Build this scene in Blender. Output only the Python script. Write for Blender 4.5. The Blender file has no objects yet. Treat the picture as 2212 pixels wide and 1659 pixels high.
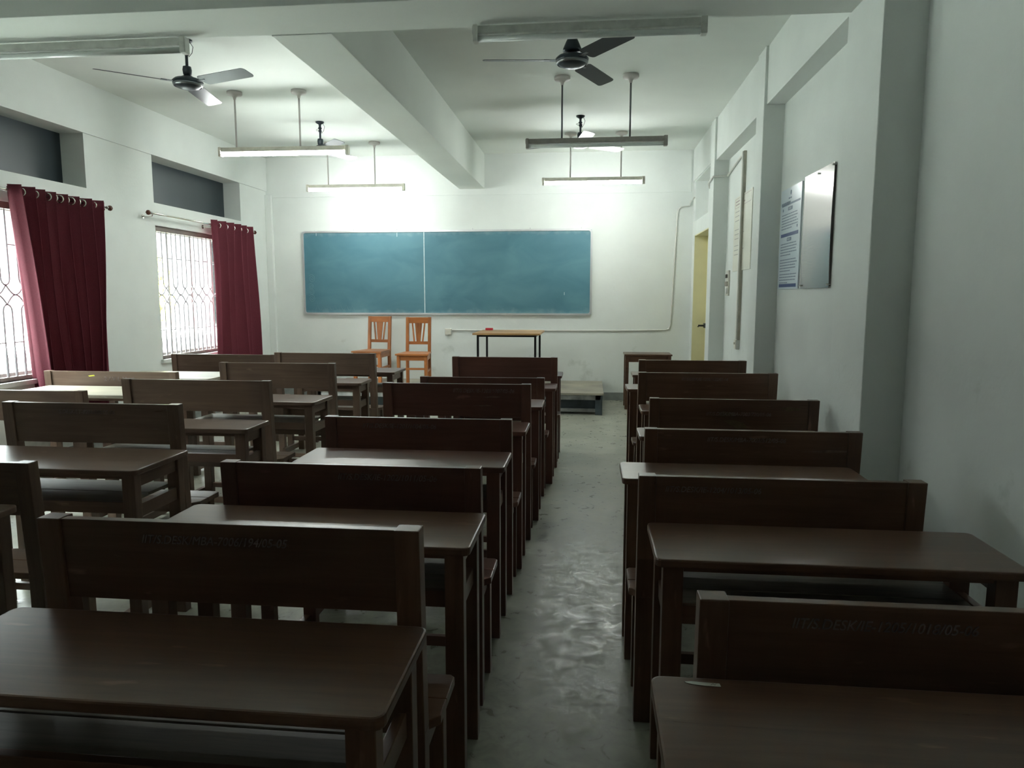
import bpy, bmesh, math, random
from mathutils import Vector, Matrix
random.seed(7)
PI = math.pi
SC = bpy.context.scene
COL = SC.collection

# ------------------------------------------------------------------ camera
cam_d = bpy.data.cameras.new('camera'); cam = bpy.data.objects.new('camera', cam_d); COL.objects.link(cam)
cam_d.sensor_fit = 'HORIZONTAL'; cam_d.sensor_width = 36.0
cam_d.lens = 1567.0 / 2212.0 * 36.0
cam_d.clip_start = 0.05; cam_d.clip_end = 200
YAW, PITCH, ROLL, CH = .1064, .12128, .0005, 1.45
_f = Vector((-math.sin(YAW) * math.cos(PITCH), math.cos(YAW) * math.cos(PITCH), -math.sin(PITCH)))
_r = Vector((math.cos(YAW), math.sin(YAW), 0)); _u = _r.cross(_f)
_r2 = _r * math.cos(ROLL) + _u * math.sin(ROLL); _u2 = _u * math.cos(ROLL) - _r * math.sin(ROLL)
_m = Matrix((_r2, _u2, -_f)).transposed().to_4x4(); _m.translation = Vector((0, 0, CH))
cam.matrix_world = _m
SC.camera = cam

# ------------------------------------------------------------------ world and exposure
SC.view_settings.view_transform = 'Standard'; SC.view_settings.look = 'None'
SC.view_settings.gamma = 1.0; SC.view_settings.use_curve_mapping = False
SC.view_settings.exposure = 3.35
W = bpy.data.worlds.new('daylight'); SC.world = W; W.use_nodes = True
wn = W.node_tree; wn.nodes.clear()
wo = wn.nodes.new('ShaderNodeOutputWorld'); wb = wn.nodes.new('ShaderNodeBackground')
wb.inputs[0].default_value = (.92, 1.0, .99, 1); wb.inputs[1].default_value = 2.2
# overcast sky: milky horizon, brighter overhead
_tc = wn.nodes.new('ShaderNodeTexCoord'); _sp = wn.nodes.new('ShaderNodeSeparateXYZ'); _mr = wn.nodes.new('ShaderNodeMapRange')
wn.links.new(_tc.outputs['Generated'], _sp.inputs[0]); wn.links.new(_sp.outputs[2], _mr.inputs[0])
_mr.inputs[1].default_value = .14; _mr.inputs[2].default_value = .60; _mr.inputs[3].default_value = .30; _mr.inputs[4].default_value = 6.6
wn.links.new(_mr.outputs[0], wb.inputs[1])
wn.links.new(wb.outputs[0], wo.inputs[0])
TUBE_STRENGTH = 10.5

# ------------------------------------------------------------------ materials
MATS = {}
def new_mat(name):
    m = bpy.data.materials.new(name); m.use_nodes = True; nt = m.node_tree
    b = nt.nodes.get('Principled BSDF'); MATS[name] = m
    return m, nt, b
def N(nt, typ, **kw):
    n = nt.nodes.new(typ)
    for k, v in kw.items(): setattr(n, k, v)
    return n
def ramp(nt, stops):
    r = N(nt, 'ShaderNodeValToRGB'); e = r.color_ramp.elements
    while len(e) > 1: e.remove(e[-1])
    e[0].position = stops[0][0]; e[0].color = (*stops[0][1], 1)
    for p, c in stops[1:]:
        x = e.new(p); x.color = (*c, 1)
    return r
def simple(name, col, rough=.5, metal=0, var=0, scale=6, bump=0, bscale=60, spec=.5):
    m, nt, b = new_mat(name)
    b.inputs['Roughness'].default_value = rough; b.inputs['Metallic'].default_value = metal
    b.inputs['Specular IOR Level'].default_value = spec
    tc = N(nt, 'ShaderNodeTexCoord')
    nz = N(nt, 'ShaderNodeTexNoise'); nz.inputs['Scale'].default_value = scale; nz.inputs['Detail'].default_value = 6
    nt.links.new(tc.outputs['Object'], nz.inputs['Vector'])
    lo = tuple(c * (1 - var) for c in col); hi = tuple(min(1, c * (1 + var)) for c in col)
    r = ramp(nt, [(.3, lo), (.7, hi)]); nt.links.new(nz.outputs[0], r.inputs[0]); nt.links.new(r.outputs[0], b.inputs['Base Color'])
    if bump:
        n2 = N(nt, 'ShaderNodeTexNoise'); n2.inputs['Scale'].default_value = bscale; n2.inputs['Detail'].default_value = 4
        nt.links.new(tc.outputs['Object'], n2.inputs['Vector'])
        bp = N(nt, 'ShaderNodeBump'); bp.inputs['Strength'].default_value = bump; bp.inputs['Distance'].default_value = .01
        nt.links.new(n2.outputs[0], bp.inputs['Height']); nt.links.new(bp.outputs[0], b.inputs['Normal'])
    return m
def wood(name, dark, mid, light, axis='X', rough=(.25, .33), scale=1.0, spec=.42):
    m, nt, b = new_mat(name)
    tc = N(nt, 'ShaderNodeTexCoord'); oi = N(nt, 'ShaderNodeObjectInfo')
    add = N(nt, 'ShaderNodeVectorMath', operation='ADD')
    cmb = N(nt, 'ShaderNodeCombineXYZ')
    mul = N(nt, 'ShaderNodeMath', operation='MULTIPLY'); mul.inputs[1].default_value = 17.0
    nt.links.new(oi.outputs['Random'], mul.inputs[0])
    for i in range(3): nt.links.new(mul.outputs[0], cmb.inputs[i])
    nt.links.new(tc.outputs['Object'], add.inputs[0]); nt.links.new(cmb.outputs[0], add.inputs[1])
    mp = N(nt, 'ShaderNodeMapping'); s = [38 * scale] * 3; s['XYZ'.index(axis)] = 2.0 * scale
    mp.inputs['Scale'].default_value = s; nt.links.new(add.outputs[0], mp.inputs[0])
    n1 = N(nt, 'ShaderNodeTexNoise'); n1.inputs['Scale'].default_value = 1.0; n1.inputs['Detail'].default_value = 8
    n1.inputs['Roughness'].default_value = .65; n1.inputs['Distortion'].default_value = .6
    nt.links.new(mp.outputs[0], n1.inputs['Vector'])
    r = ramp(nt, [(.28, dark), (.5, mid), (.78, light)]); nt.links.new(n1.outputs[0], r.inputs[0])
    # slow tone drift along a board and between boards
    n2 = N(nt, 'ShaderNodeTexNoise'); n2.inputs['Scale'].default_value = 2.2; nt.links.new(add.outputs[0], n2.inputs['Vector'])
    r2 = ramp(nt, [(.3, (.72, .72, .74)), (.7, (1.15, 1.12, 1.08))]); nt.links.new(n2.outputs[0], r2.inputs[0])
    mx = N(nt, 'ShaderNodeMix', data_type='RGBA', blend_type='MULTIPLY'); mx.inputs[0].default_value = 1
    nt.links.new(r.outputs[0], mx.inputs[6]); nt.links.new(r2.outputs[0], mx.inputs[7])
    # worn pale scratches
    n3 = N(nt, 'ShaderNodeTexNoise'); n3.inputs['Scale'].default_value = 5; n3.inputs['Detail'].default_value = 12
    mp3 = N(nt, 'ShaderNodeMapping'); s3 = [6.0] * 3; s3['XYZ'.index(axis)] = 1.2; mp3.inputs['Scale'].default_value = s3
    nt.links.new(add.outputs[0], mp3.inputs[0]); nt.links.new(mp3.outputs[0], n3.inputs['Vector'])
    r3 = ramp(nt, [(.66, (0, 0, 0)), (.74, (.35, .35, .35))]); nt.links.new(n3.outputs[0], r3.inputs[0])
    mx2 = N(nt, 'ShaderNodeMix', data_type='RGBA'); nt.links.new(r3.outputs[0], mx2.inputs[0])
    nt.links.new(mx.outputs[2], mx2.inputs[6]); mx2.inputs[7].default_value = (*[min(1, c * 2.2 + .01) for c in light], 1)
    nt.links.new(mx2.outputs[2], b.inputs['Base Color'])
    rr = N(nt, 'ShaderNodeMapRange'); rr.inputs[3].default_value = rough[0]; rr.inputs[4].default_value = rough[1]
    nt.links.new(n1.outputs[0], rr.inputs[0]); nt.links.new(rr.outputs[0], b.inputs['Roughness'])
    b.inputs['Specular IOR Level'].default_value = spec
    bp = N(nt, 'ShaderNodeBump'); bp.inputs['Strength'].default_value = .035; bp.inputs['Distance'].default_value = .002
    nt.links.new(n1.outputs[0], bp.inputs['Height']); nt.links.new(bp.outputs[0], b.inputs['Normal'])
    return m
RD, RM, RL = (.105, .047, .037), (.135, .062, .047), (.170, .082, .060)
GD, GM, GL = (.120, .078, .057), (.155, .103, .076), (.20, .137, .100)
for ax in 'XYZ':
    wood('desk wood red ' + ax, RD, RM, RL, ax)
    wood('desk wood brown ' + ax, GD, GM, GL, ax)
    wood('desk wood umber ' + ax, (.105, .054, .034), (.140, .073, .046), (.180, .098, .064), ax)
    wood('chair wood ' + ax, (.30, .095, .028), (.42, .15, .045), (.52, .20, .065), ax, (.3, .45))
wood('painted glare tabletop', (.34, .31, .24), (.46, .43, .34), (.56, .53, .43), 'X', (.3, .45))  # window glare on the tabletops, put into the base colour as an even pale tone
wood('bare shelf plank', (.12, .105, .080), (.19, .17, .13), (.28, .25, .20), 'X', (.4, .6))
wood('side table wood', (.07, .035, .022), (.12, .062, .038), (.17, .09, .055), 'X')
wood('pale plank', (.26, .24, .19), (.34, .32, .26), (.44, .42, .35), 'X', (.5, .7))
wood('table laminate', (.40, .22, .09), (.52, .31, .14), (.62, .39, .19), 'X', (.3, .45), .7)
simple('wall paint', (.765, .80, .775), .72, var=.035, scale=2.2, bump=.10, bscale=35)
def wall_grime():
    m = MATS['wall paint']; nt = m.node_tree; b = nt.nodes.get('Principled BSDF')
    src = b.inputs['Base Color'].links[0].from_socket
    tc = N(nt, 'ShaderNodeTexCoord'); sp = N(nt, 'ShaderNodeSeparateXYZ'); nt.links.new(tc.outputs['Object'], sp.inputs[0])
    nz = N(nt, 'ShaderNodeTexNoise'); nz.inputs['Scale'].default_value = 3.5; nz.inputs['Detail'].default_value = 9; nz.inputs['Roughness'].default_value = .6
    nt.links.new(tc.outputs['Object'], nz.inputs['Vector'])
    sub = N(nt, 'ShaderNodeMath', operation='MULTIPLY_ADD'); sub.inputs[1].default_value = -.16; nt.links.new(sp.outputs[2], sub.inputs[0]); nt.links.new(nz.outputs[0], sub.inputs[2])
    r = ramp(nt, [(.50, (1, 1, 1)), (.62, (.74, .75, .72))]); nt.links.new(sub.outputs[0], r.inputs[0])
    mx = N(nt, 'ShaderNodeMix', data_type='RGBA', blend_type='MULTIPLY'); mx.inputs[0].default_value = .8
    nt.links.new(src, mx.inputs[6]); nt.links.new(r.outputs[0], mx.inputs[7]); nt.links.new(mx.outputs[2], b.inputs['Base Color'])
wall_grime()
simple('ceiling paint', (.76, .80, .76), .8, var=.03, scale=1.5, bump=.06, bscale=30)
simple('skirting paint', (.26, .28, .27), .7, var=.2, scale=9)
simple('cream paint', (.74, .70, .44), .45, var=.05, scale=3)
simple('steel black', (.012, .013, .014), .35, var=.2)
simple('fan metal', (.022, .030, .040), .35, .3, var=.15)
simple('fan trim', (.20, .21, .22), .3, .8)
simple('fixture white', (.62, .60, .52), .45, var=.12, scale=20)
simple('fixture grey', (.62, .64, .60), .5, var=.12, scale=20)
simple('fixture dark grey', (.30, .28, .26), .5, var=.12, scale=20)  # darker grey-brown for the unlit hanging fixture in the right bay
simple('tube off', (.72, .76, .74), .25, var=.02)
simple('rod white', (.55, .52, .50), .45, var=.1)
simple('rod dark', (.16, .17, .18), .4, .4)
simple('slate panel', (.024, .038, .048), .35, var=.15, scale=1.5)
simple('grille paint', (.34, .32, .34), .45, var=.1)
simple('frame brown', (.20, .16, .14), .5, var=.15)
simple('frame pale', (.50, .48, .46), .5, var=.1)
simple('chrome', (.60, .58, .54), .18, 1.0)
simple('finial brown', (.10, .035, .02), .2)
simple('pvc', (.70, .70, .66), .45, var=.06, scale=12)
simple('pvc dusty', (.42, .39, .33), .55, var=.2, scale=14)
simple('switch white', (.72, .70, .62), .35)
simple('switch dark', (.10, .09, .08), .4)
simple('platform paint', (.045, .06, .07), .55, var=.35, scale=7)
simple('platform dust', (.20, .20, .19), .75, var=.4, scale=9)
simple('dust white', (.40, .42, .41), .7, var=.2, scale=12)
simple('poster paper', (.66, .74, .80), .3, var=.02)
simple('poster cream', (.72, .72, .63), .4, var=.02)
simple('ink blue', (.045, .08, .23), .4)
simple('ink text', (.20, .26, .36), .5)
simple('ink grey', (.36, .36, .34), .5)
simple('ink mauve', (.40, .30, .32), .5)
simple('frame alu', (.66, .67, .68), .35, .5, var=.06)
simple('chalk', (.62, .72, .74), .9, var=.1, scale=30)
simple('chalk faint', (.20, .36, .42), .9, var=.1, scale=30)
simple('chalk number', (.180, .135, .125), .8, var=.35, scale=40)
simple('red plastic', (.55, .03, .05), .4)
simple('paper', (.50, .52, .46), .7, var=.08, scale=60)
simple('wall scuff', (.10, .11, .10), .8, var=.3, scale=20)
simple('outside ground', (.30, .31, .28), .9, var=.1, scale=1)
simple('leaf yellow', (.62, .60, .06), .6, var=.3, scale=8)
simple('leaf green', (.16, .34, .08), .6, var=.3, scale=8)
simple('bark', (.15, .10, .07), .9, var=.3)

def floor_mat():
    m, nt, b = new_mat('cement floor')
    tc = N(nt, 'ShaderNodeTexCoord')
    n1 = N(nt, 'ShaderNodeTexNoise'); n1.inputs['Scale'].default_value = 2.6; n1.inputs['Detail'].default_value = 9; n1.inputs['Roughness'].default_value = .62
    n2 = N(nt, 'ShaderNodeTexNoise'); n2.inputs['Scale'].default_value = 14; n2.inputs['Detail'].default_value = 10; n2.inputs['Distortion'].default_value = 1.2
    n3 = N(nt, 'ShaderNodeTexVoronoi'); n3.inputs['Scale'].default_value = 9; n3.feature = 'DISTANCE_TO_EDGE'
    nd = N(nt, 'ShaderNodeTexNoise'); nd.inputs['Scale'].default_value = 5; nd.inputs['Detail'].default_value = 5
    for n in (n1, n2, nd): nt.links.new(tc.outputs['Object'], n.inputs['Vector'])
    mxv = N(nt, 'ShaderNodeMix', data_type='RGBA'); mxv.inputs[0].default_value = .35
    nt.links.new(tc.outputs['Object'], mxv.inputs[6]); nt.links.new(nd.outputs[1], mxv.inputs[7]); nt.links.new(mxv.outputs[2], n3.inputs['Vector'])
    r1 = ramp(nt, [(.25, (.24, .24, .195)), (.5, (.335, .335, .275)), (.75, (.42, .42, .345))])
    r2 = ramp(nt, [(.3, (.72, .72, .72)), (.6, (1.08, 1.08, 1.08))])
    r3 = ramp(nt, [(0, (.62, .62, .6)), (.018, (1, 1, 1))])
    nt.links.new(n1.outputs[0], r1.inputs[0]); nt.links.new(n2.outputs[0], r2.inputs[0]); nt.links.new(n3.outputs[0], r3.inputs[0])
    m1 = N(nt, 'ShaderNodeMix', data_type='RGBA', blend_type='MULTIPLY'); m1.inputs[0].default_value = .8
    nt.links.new(r1.outputs[0], m1.inputs[6]); nt.links.new(r2.outputs[0], m1.inputs[7])
    m2 = N(nt, 'ShaderNodeMix', data_type='RGBA', blend_type='MULTIPLY'); m2.inputs[0].default_value = .14
    nt.links.new(m1.outputs[2], m2.inputs[6]); nt.links.new(r3.outputs[0], m2.inputs[7])
    nt.links.new(m2.outputs[2], b.inputs['Base Color'])
    rr = N(nt, 'ShaderNodeMapRange'); rr.inputs[1].default_value = .3; rr.inputs[2].default_value = .7
    rr.inputs[3].default_value = .24; rr.inputs[4].default_value = .52
    nt.links.new(n2.outputs[0], rr.inputs[0]); nt.links.new(rr.outputs[0], b.inputs['Roughness'])
    bp = N(nt, 'ShaderNodeBump'); bp.inputs['Strength'].default_value = .12; bp.inputs['Distance'].default_value = .006
    nt.links.new(n2.outputs[0], bp.inputs['Height']); nt.links.new(bp.outputs[0], b.inputs['Normal'])
floor_mat()
def board_mat():
    m, nt, b = new_mat('chalkboard')
    tc = N(nt, 'ShaderNodeTexCoord'); mp = N(nt, 'ShaderNodeMapping'); mp.inputs['Scale'].default_value = (1.1, 1, 2.2)
    nt.links.new(tc.outputs['Object'], mp.inputs[0])
    n1 = N(nt, 'ShaderNodeTexNoise'); n1.inputs['Scale'].default_value = 1.5; n1.inputs['Detail'].default_value = 7; n1.inputs['Distortion'].default_value = .8
    nt.links.new(mp.outputs[0], n1.inputs['Vector'])
    r1 = ramp(nt, [(.3, (.068, .185, .240)), (.5, (.085, .220, .280)), (.75, (.115, .270, .325))])
    nt.links.new(n1.outputs[0], r1.inputs[0])
    # chalk dust gathered along the rim
    sp = N(nt, 'ShaderNodeSeparateXYZ'); nt.links.new(tc.outputs['Object'], sp.inputs[0])
    ab = N(nt, 'ShaderNodeMath', operation='ABSOLUTE'); nt.links.new(sp.outputs[2], ab.inputs[0])
    n2 = N(nt, 'ShaderNodeTexNoise'); n2.inputs['Scale'].default_value = 9; n2.inputs['Detail'].default_value = 8
    nt.links.new(tc.outputs['Object'], n2.inputs['Vector'])
    ml = N(nt, 'ShaderNodeMath', operation='MULTIPLY_ADD'); ml.inputs[1].default_value = .18; nt.links.new(n2.outputs[0], ml.inputs[0]); nt.links.new(ab.outputs[0], ml.inputs[2])
    r2 = ramp(nt, [(.60, (0, 0, 0)), (.70, (.45, .45, .45))]); nt.links.new(ml.outputs[0], r2.inputs[0])
    mx = N(nt, 'ShaderNodeMix', data_type='RGBA'); nt.links.new(r2.outputs[0], mx.inputs[0]); nt.links.new(r1.outputs[0], mx.inputs[6])
    mx.inputs[7].default_value = (.42, .55, .60, 1); nt.links.new(mx.outputs[2], b.inputs['Base Color'])
    b.inputs['Roughness'].default_value = .55
board_mat()
def curtain_mat():
    m, nt, b = new_mat('maroon cloth')
    tc = N(nt, 'ShaderNodeTexCoord'); n1 = N(nt, 'ShaderNodeTexNoise'); n1.inputs['Scale'].default_value = 180; n1.inputs['Detail'].default_value = 2
    nt.links.new(tc.outputs['Object'], n1.inputs['Vector'])
    r = ramp(nt, [(.3, (.115, .012, .026)), (.7, (.175, .021, .041))]); nt.links.new(n1.outputs[0], r.inputs[0]); nt.links.new(r.outputs[0], b.inputs['Base Color'])
    b.inputs['Roughness'].default_value = .75; b.inputs['Sheen Weight'].default_value = .08
    tr = N(nt, 'ShaderNodeBsdfTranslucent'); tr.inputs[0].default_value = (.30, .022, .04, 1)
    mx = N(nt, 'ShaderNodeMixShader'); mx.inputs[0].default_value = .08
    out = nt.nodes.get('Material Output')
    nt.links.new(b.outputs[0], mx.inputs[1]); nt.links.new(tr.outputs[0], mx.inputs[2]); nt.links.new(mx.outputs[0], out.inputs[0])
curtain_mat()
def glass_mat():
    m, nt, b = new_mat('window glass')
    nt.nodes.remove(b); out = nt.nodes.get('Material Output')
    t = N(nt, 'ShaderNodeBsdfTransparent'); g = N(nt, 'ShaderNodeBsdfGlossy'); g.inputs['Roughness'].default_value = .05
    fr = N(nt, 'ShaderNodeLayerWeight'); fr.inputs[0].default_value = .12
    t.inputs[0].default_value = (.93, .95, .95, 1)
    mx = N(nt, 'ShaderNodeMixShader'); nt.links.new(fr.outputs[0], mx.inputs[0])
    nt.links.new(t.outputs[0], mx.inputs[1]); nt.links.new(g.outputs[0], mx.inputs[2]); nt.links.new(mx.outputs[0], out.inputs[0])
glass_mat()
def tube_mat():
    m, nt, b = new_mat('tube lit')
    b.inputs['Base Color'].default_value = (.9, .9, .9, 1)
    b.inputs['Emission Color'].default_value = (.95, 1.0, .975, 1); b.inputs['Emission Strength'].default_value = TUBE_STRENGTH
tube_mat()
def steel_mat():
    m, nt, b = new_mat('brushed steel')
    tc = N(nt, 'ShaderNodeTexCoord'); mp = N(nt, 'ShaderNodeMapping'); mp.inputs['Scale'].default_value = (1, 3, 160)
    n1 = N(nt, 'ShaderNodeTexNoise'); n1.inputs['Scale'].default_value = 2
    nt.links.new(tc.outputs['Object'], mp.inputs[0]); nt.links.new(mp.outputs[0], n1.inputs['Vector'])
    b.inputs['Base Color'].default_value = (.40, .375, .37, 1); b.inputs['Metallic'].default_value = 1
    rr = N(nt, 'ShaderNodeMapRange'); rr.inputs[3].default_value = .10; rr.inputs[4].default_value = .24
    nt.links.new(n1.outputs[0], rr.inputs[0]); nt.links.new(rr.outputs[0], b.inputs['Roughness'])
    b.inputs['Anisotropic'].default_value = .5
steel_mat()

# ------------------------------------------------------------------ mesh helpers
def obj(name, bm, mat, parent=None, smooth=False, label=None, kind=None):
    bmesh.ops.recalc_face_normals(bm, faces=bm.faces[:])
    me = bpy.data.meshes.new(name); bm.to_mesh(me); bm.free()
    if smooth:
        for p in me.polygons: p.use_smooth = True
    me.materials.append(MATS[mat])
    o = bpy.data.objects.new(name, me); COL.objects.link(o)
    if parent: o.parent = parent
    if label: o['label'] = label
    if kind: o['kind'] = kind
    return o
def thing(name, label, cat, loc=(0, 0, 0), rz=0, group=None):
    o = bpy.data.objects.new(name, None); COL.objects.link(o); o.empty_display_size = .1
    o.location = loc; o.rotation_euler = (0, 0, rz); o['label'] = label; o['category'] = cat
    if group: o['group'] = group
    return o
def tag(o, label, cat, group=None):
    o['label'] = label; o['category'] = cat
    if group: o['group'] = group
    return o
def box(bm, x0, x1, y0, y1, z0, z1, bev=0, top=None):
    """axis-aligned box; top=(dx,dy) shifts the top face (a leaning member)"""
    dx, dy = top or (0, 0)
    vs = [bm.verts.new(p) for p in ((x0, y0, z0), (x1, y0, z0), (x1, y1, z0), (x0, y1, z0),
          (x0 + dx, y0 + dy, z1), (x1 + dx, y0 + dy, z1), (x1 + dx, y1 + dy, z1), (x0 + dx, y1 + dy, z1))]
    fs = [bm.faces.new([vs[i] for i in f]) for f in ((3, 2, 1, 0), (4, 5, 6, 7), (0, 1, 5, 4), (1, 2, 6, 5), (2, 3, 7, 6), (3, 0, 4, 7))]
    if bev:
        es = {e for f in fs for e in f.edges}
        bmesh.ops.bevel(bm, geom=list(es), offset=bev, segments=2, profile=.6, affect='EDGES')
    return bm
def B(*a, **k): return box(bmesh.new(), *a, **k)
def slab(bm, pts, z0, z1, bev=0):
    """prism on an xy outline"""
    lo = [bm.verts.new((x, y, z0)) for x, y in pts]; hi = [bm.verts.new((x, y, z1)) for x, y in pts]
    fs = [bm.faces.new(lo[::-1]), bm.faces.new(hi)]
    n = len(pts)
    for i in range(n): fs.append(bm.faces.new([lo[i], lo[(i + 1) % n], hi[(i + 1) % n], hi[i]]))
    if bev:
        es = set(fs[0].edges) | set(fs[1].edges)
        bmesh.ops.bevel(bm, geom=list(es), offset=bev, segments=2, profile=.6, affect='EDGES')
    return bm
def rrect(x0, x1, y0, y1, r, n=4):
    out = []
    for cx, cy, a in ((x1 - r, y1 - r, 0), (x0 + r, y1 - r, 90), (x0 + r, y0 + r, 180), (x1 - r, y0 + r, 270)):
        for i in range(n + 1):
            t = math.radians(a + 90 * i / n); out.append((cx + r * math.cos(t), cy + r * math.sin(t)))
    return out
def tube(bm, p0, p1, r0, r1=None, n=12, cap=True):
    p0, p1 = Vector(p0), Vector(p1); r1 = r0 if r1 is None else r1
    d = (p1 - p0).normalized(); a = Vector((0, 0, 1)) if abs(d.z) < .9 else Vector((1, 0, 0))
    u = d.cross(a).normalized(); v = d.cross(u)
    A = [bm.verts.new(p0 + (u * math.cos(2 * PI * i / n) + v * math.sin(2 * PI * i / n)) * r0) for i in range(n)]
    Bv = [bm.verts.new(p1 + (u * math.cos(2 * PI * i / n) + v * math.sin(2 * PI * i / n)) * r1) for i in range(n)]
    for i in range(n): bm.faces.new([A[i], A[(i + 1) % n], Bv[(i + 1) % n], Bv[i]])
    if cap: bm.faces.new(A[::-1]); bm.faces.new(Bv)
    return bm
def path(bm, pts, r, n=6, closed=False):
    pts = [Vector(p) for p in pts]; rings = []; m = len(pts)
    for i, p in enumerate(pts):
        if closed: d = pts[(i + 1) % m] - pts[i - 1]
        else: d = pts[min(i + 1, m - 1)] - pts[max(i - 1, 0)]
        d.normalize(); a = Vector((1, 0, 0)) if abs(d.x) < .9 else Vector((0, 1, 0))
        u = d.cross(a).normalized(); v = d.cross(u)
        rings.append([bm.verts.new(p + (u * math.cos(2 * PI * k / n) + v * math.sin(2 * PI * k / n)) * r) for k in range(n)])
    for i in range(m if closed else m - 1):
        a, b = rings[i], rings[(i + 1) % m]
        for k in range(n): bm.faces.new([a[k], a[(k + 1) % n], b[(k + 1) % n], b[k]])
    if not closed: bm.faces.new(rings[0][::-1]); bm.faces.new(rings[-1])
    return bm
def lathe(bm, prof, c=(0, 0, 0), n=24):
    rings = []
    for r, z in prof:
        if r < 1e-6: rings.append([bm.verts.new((c[0], c[1], c[2] + z))])
        else: rings.append([bm.verts.new((c[0] + r * math.cos(2 * PI * i / n), c[1] + r * math.sin(2 * PI * i / n), c[2] + z)) for i in range(n)])
    for a, b in zip(rings, rings[1:]):
        if len(a) == 1 and len(b) == 1: continue
        for i in range(n):
            if len(a) == 1: bm.faces.new([a[0], b[i], b[(i + 1) % n]])
            elif len(b) == 1: bm.faces.new([a[i], a[(i + 1) % n], b[0]])
            else: bm.faces.new([a[i], a[(i + 1) % n], b[(i + 1) % n], b[i]])
    return bm
def text_mesh(name, s, size, mat, loc, rot, parent=None, extrude=.0004, shear=0, sx=1):
    cu = bpy.data.curves.new(name, 'FONT'); cu.body = s; cu.size = size; cu.extrude = extrude; cu.shear = shear
    cu.resolution_u = 3
    t = bpy.data.objects.new(name, cu); COL.objects.link(t)
    bpy.context.view_layer.update()
    me = bpy.data.meshes.new_from_object(t.evaluated_get(bpy.context.evaluated_depsgraph_get()))
    bpy.data.objects.remove(t); bpy.data.curves.remove(cu)
    me.name = name; me.materials.clear(); me.materials.append(MATS[mat])
    rng = random.Random(s)
    M = Matrix.Translation(loc) @ Matrix(rot).to_4x4() @ Matrix.Diagonal((sx, 1, 1, 1))
    me.transform(M)
    o = bpy.data.objects.new(name, me); COL.objects.link(o)
    if parent: o.parent = parent
    return o
FACE_S = ((1, 0, 0), (0, 0, -1), (0, 1, 0))      # text read by someone looking along +y
FACE_W = ((0, 0, -1), (-1, 0, 0), (0, 1, 0))     # text on the right wall, facing -x
def struct(name, bm, mat, parent=None, smooth=False):
    o = obj(name, bm, mat, parent, smooth)
    if not parent: o['kind'] = 'structure'
    return o

# ------------------------------------------------------------------ the room
ZC = 3.37; YB = 10.12; XL = -4.6; Y0 = -2.2
struct('floor', B(-4.95, 1.85, Y0 - .2, YB + .25, -.12, 0), 'cement floor')
struct('ceiling', B(-4.95, 1.85, Y0 - .2, YB + .25, ZC, ZC + .15), 'ceiling paint')
# back wall; its upper part stands a centimetre proud, leaving a thin ledge line
bm = B(-4.95, 1.85, YB, YB + .22, 0, ZC); box(bm, XL + .05, 1.32, YB - .014, YB, 2.825, ZC); box(bm, XL, -4.50, YB - .05, YB, 0, 2.86, .01)
struct('wall_back', bm, 'wall paint')
struct('baseboard_back', B(-4.5, 1.36, YB - .012, YB, 0, .11), 'skirting paint')
struct('wall_front', B(-4.95, 1.85, Y0 - .2, Y0, 0, ZC), 'wall paint')
# left wall with two windows, two ventilator recesses and an added unseen bay
VT, VB, WT, WB = 2.915, 2.425, 2.19, .76
bays = ((4.42, 6.36), (7.40, 9.34), (2.66, 3.38))  # third bay is out of view, added and narrowed to set the fill light
bm = bmesh.new(); X0, X1 = XL - .24, XL
edges = [Y0] + sorted(v for b in bays for v in b) + [YB]
for i in (0, 2, 4, 6): box(bm, X0, X1, edges[i], edges[i + 1], 0, VT)
for a, b in bays:
    box(bm, X0, X1, a, b, 0, WB); box(bm, X0, X1, a, b, WT, VB)
box(bm, X0, X1 + .018, Y0, YB, VT, ZC)
struct('wall_left', bm, 'wall paint')
struct('baseboard_left', B(XL, XL + .012, Y0, YB - .05, 0, .11), 'skirting paint')
for i, (a, b) in enumerate(bays):
    bm = B(X0 - .02, X0 + .012, a, b, VB, VT)
    struct('trim_%d' % (20 + i), bm, 'slate panel')
# right wall
bm = bmesh.new(); XR = 1.49
box(bm, 1.53, 1.80, Y0, 3.90, 0, ZC)
box(bm, XR, 1.80, 3.90, 8.50, 0, ZC)
struct('wall_right', bm, 'wall paint'); bm = bmesh.new()
XD = 1.36
box(bm, XD, 1.80, 8.50, 8.72, 0, ZC); box(bm, XD, 1.80, 9.93, YB, 0, ZC)
box(bm, XD, 1.80, 8.72, 9.93, 2.24, 2.42); box(bm, XD, 1.80, 8.72, 9.93, 2.935, ZC)
box(bm, XD + .16, 1.80, 8.72, 9.93, 2.42, 2.935)
struct('wall_doorway', bm, 'wall paint')
struct('trim_1', B(1.33, 1.60, 3.69, 4.18, 0, ZC, .006), 'wall paint')      # columns
struct('trim_2', B(1.33, 1.55, 6.06, 6.32, 0, ZC, .006), 'wall paint')
struct('trim_3', B(1.33, 1.55, 8.35, 8.60, 0, ZC, .006), 'wall paint')
struct('trim_4', B(1.352, 1.50, 4.18, 6.06, 2.93, ZC), 'wall paint')        # wall beams between the columns
struct('trim_5', B(1.352, 1.50, 6.32, 8.35, 2.92, ZC), 'wall paint')
struct('trim_6', B(1.345, 1.37, 8.60, YB, 2.95, ZC), 'wall paint')
struct('trim_7', B(XL, 1.80, 3.745, 4.14, 2.91, ZC, .004), 'ceiling paint')   # cross beam
struct('trim_8', B(-1.81, -1.46, 4.14, YB, 2.905, ZC, .004), 'ceiling paint') # long beam
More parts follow.
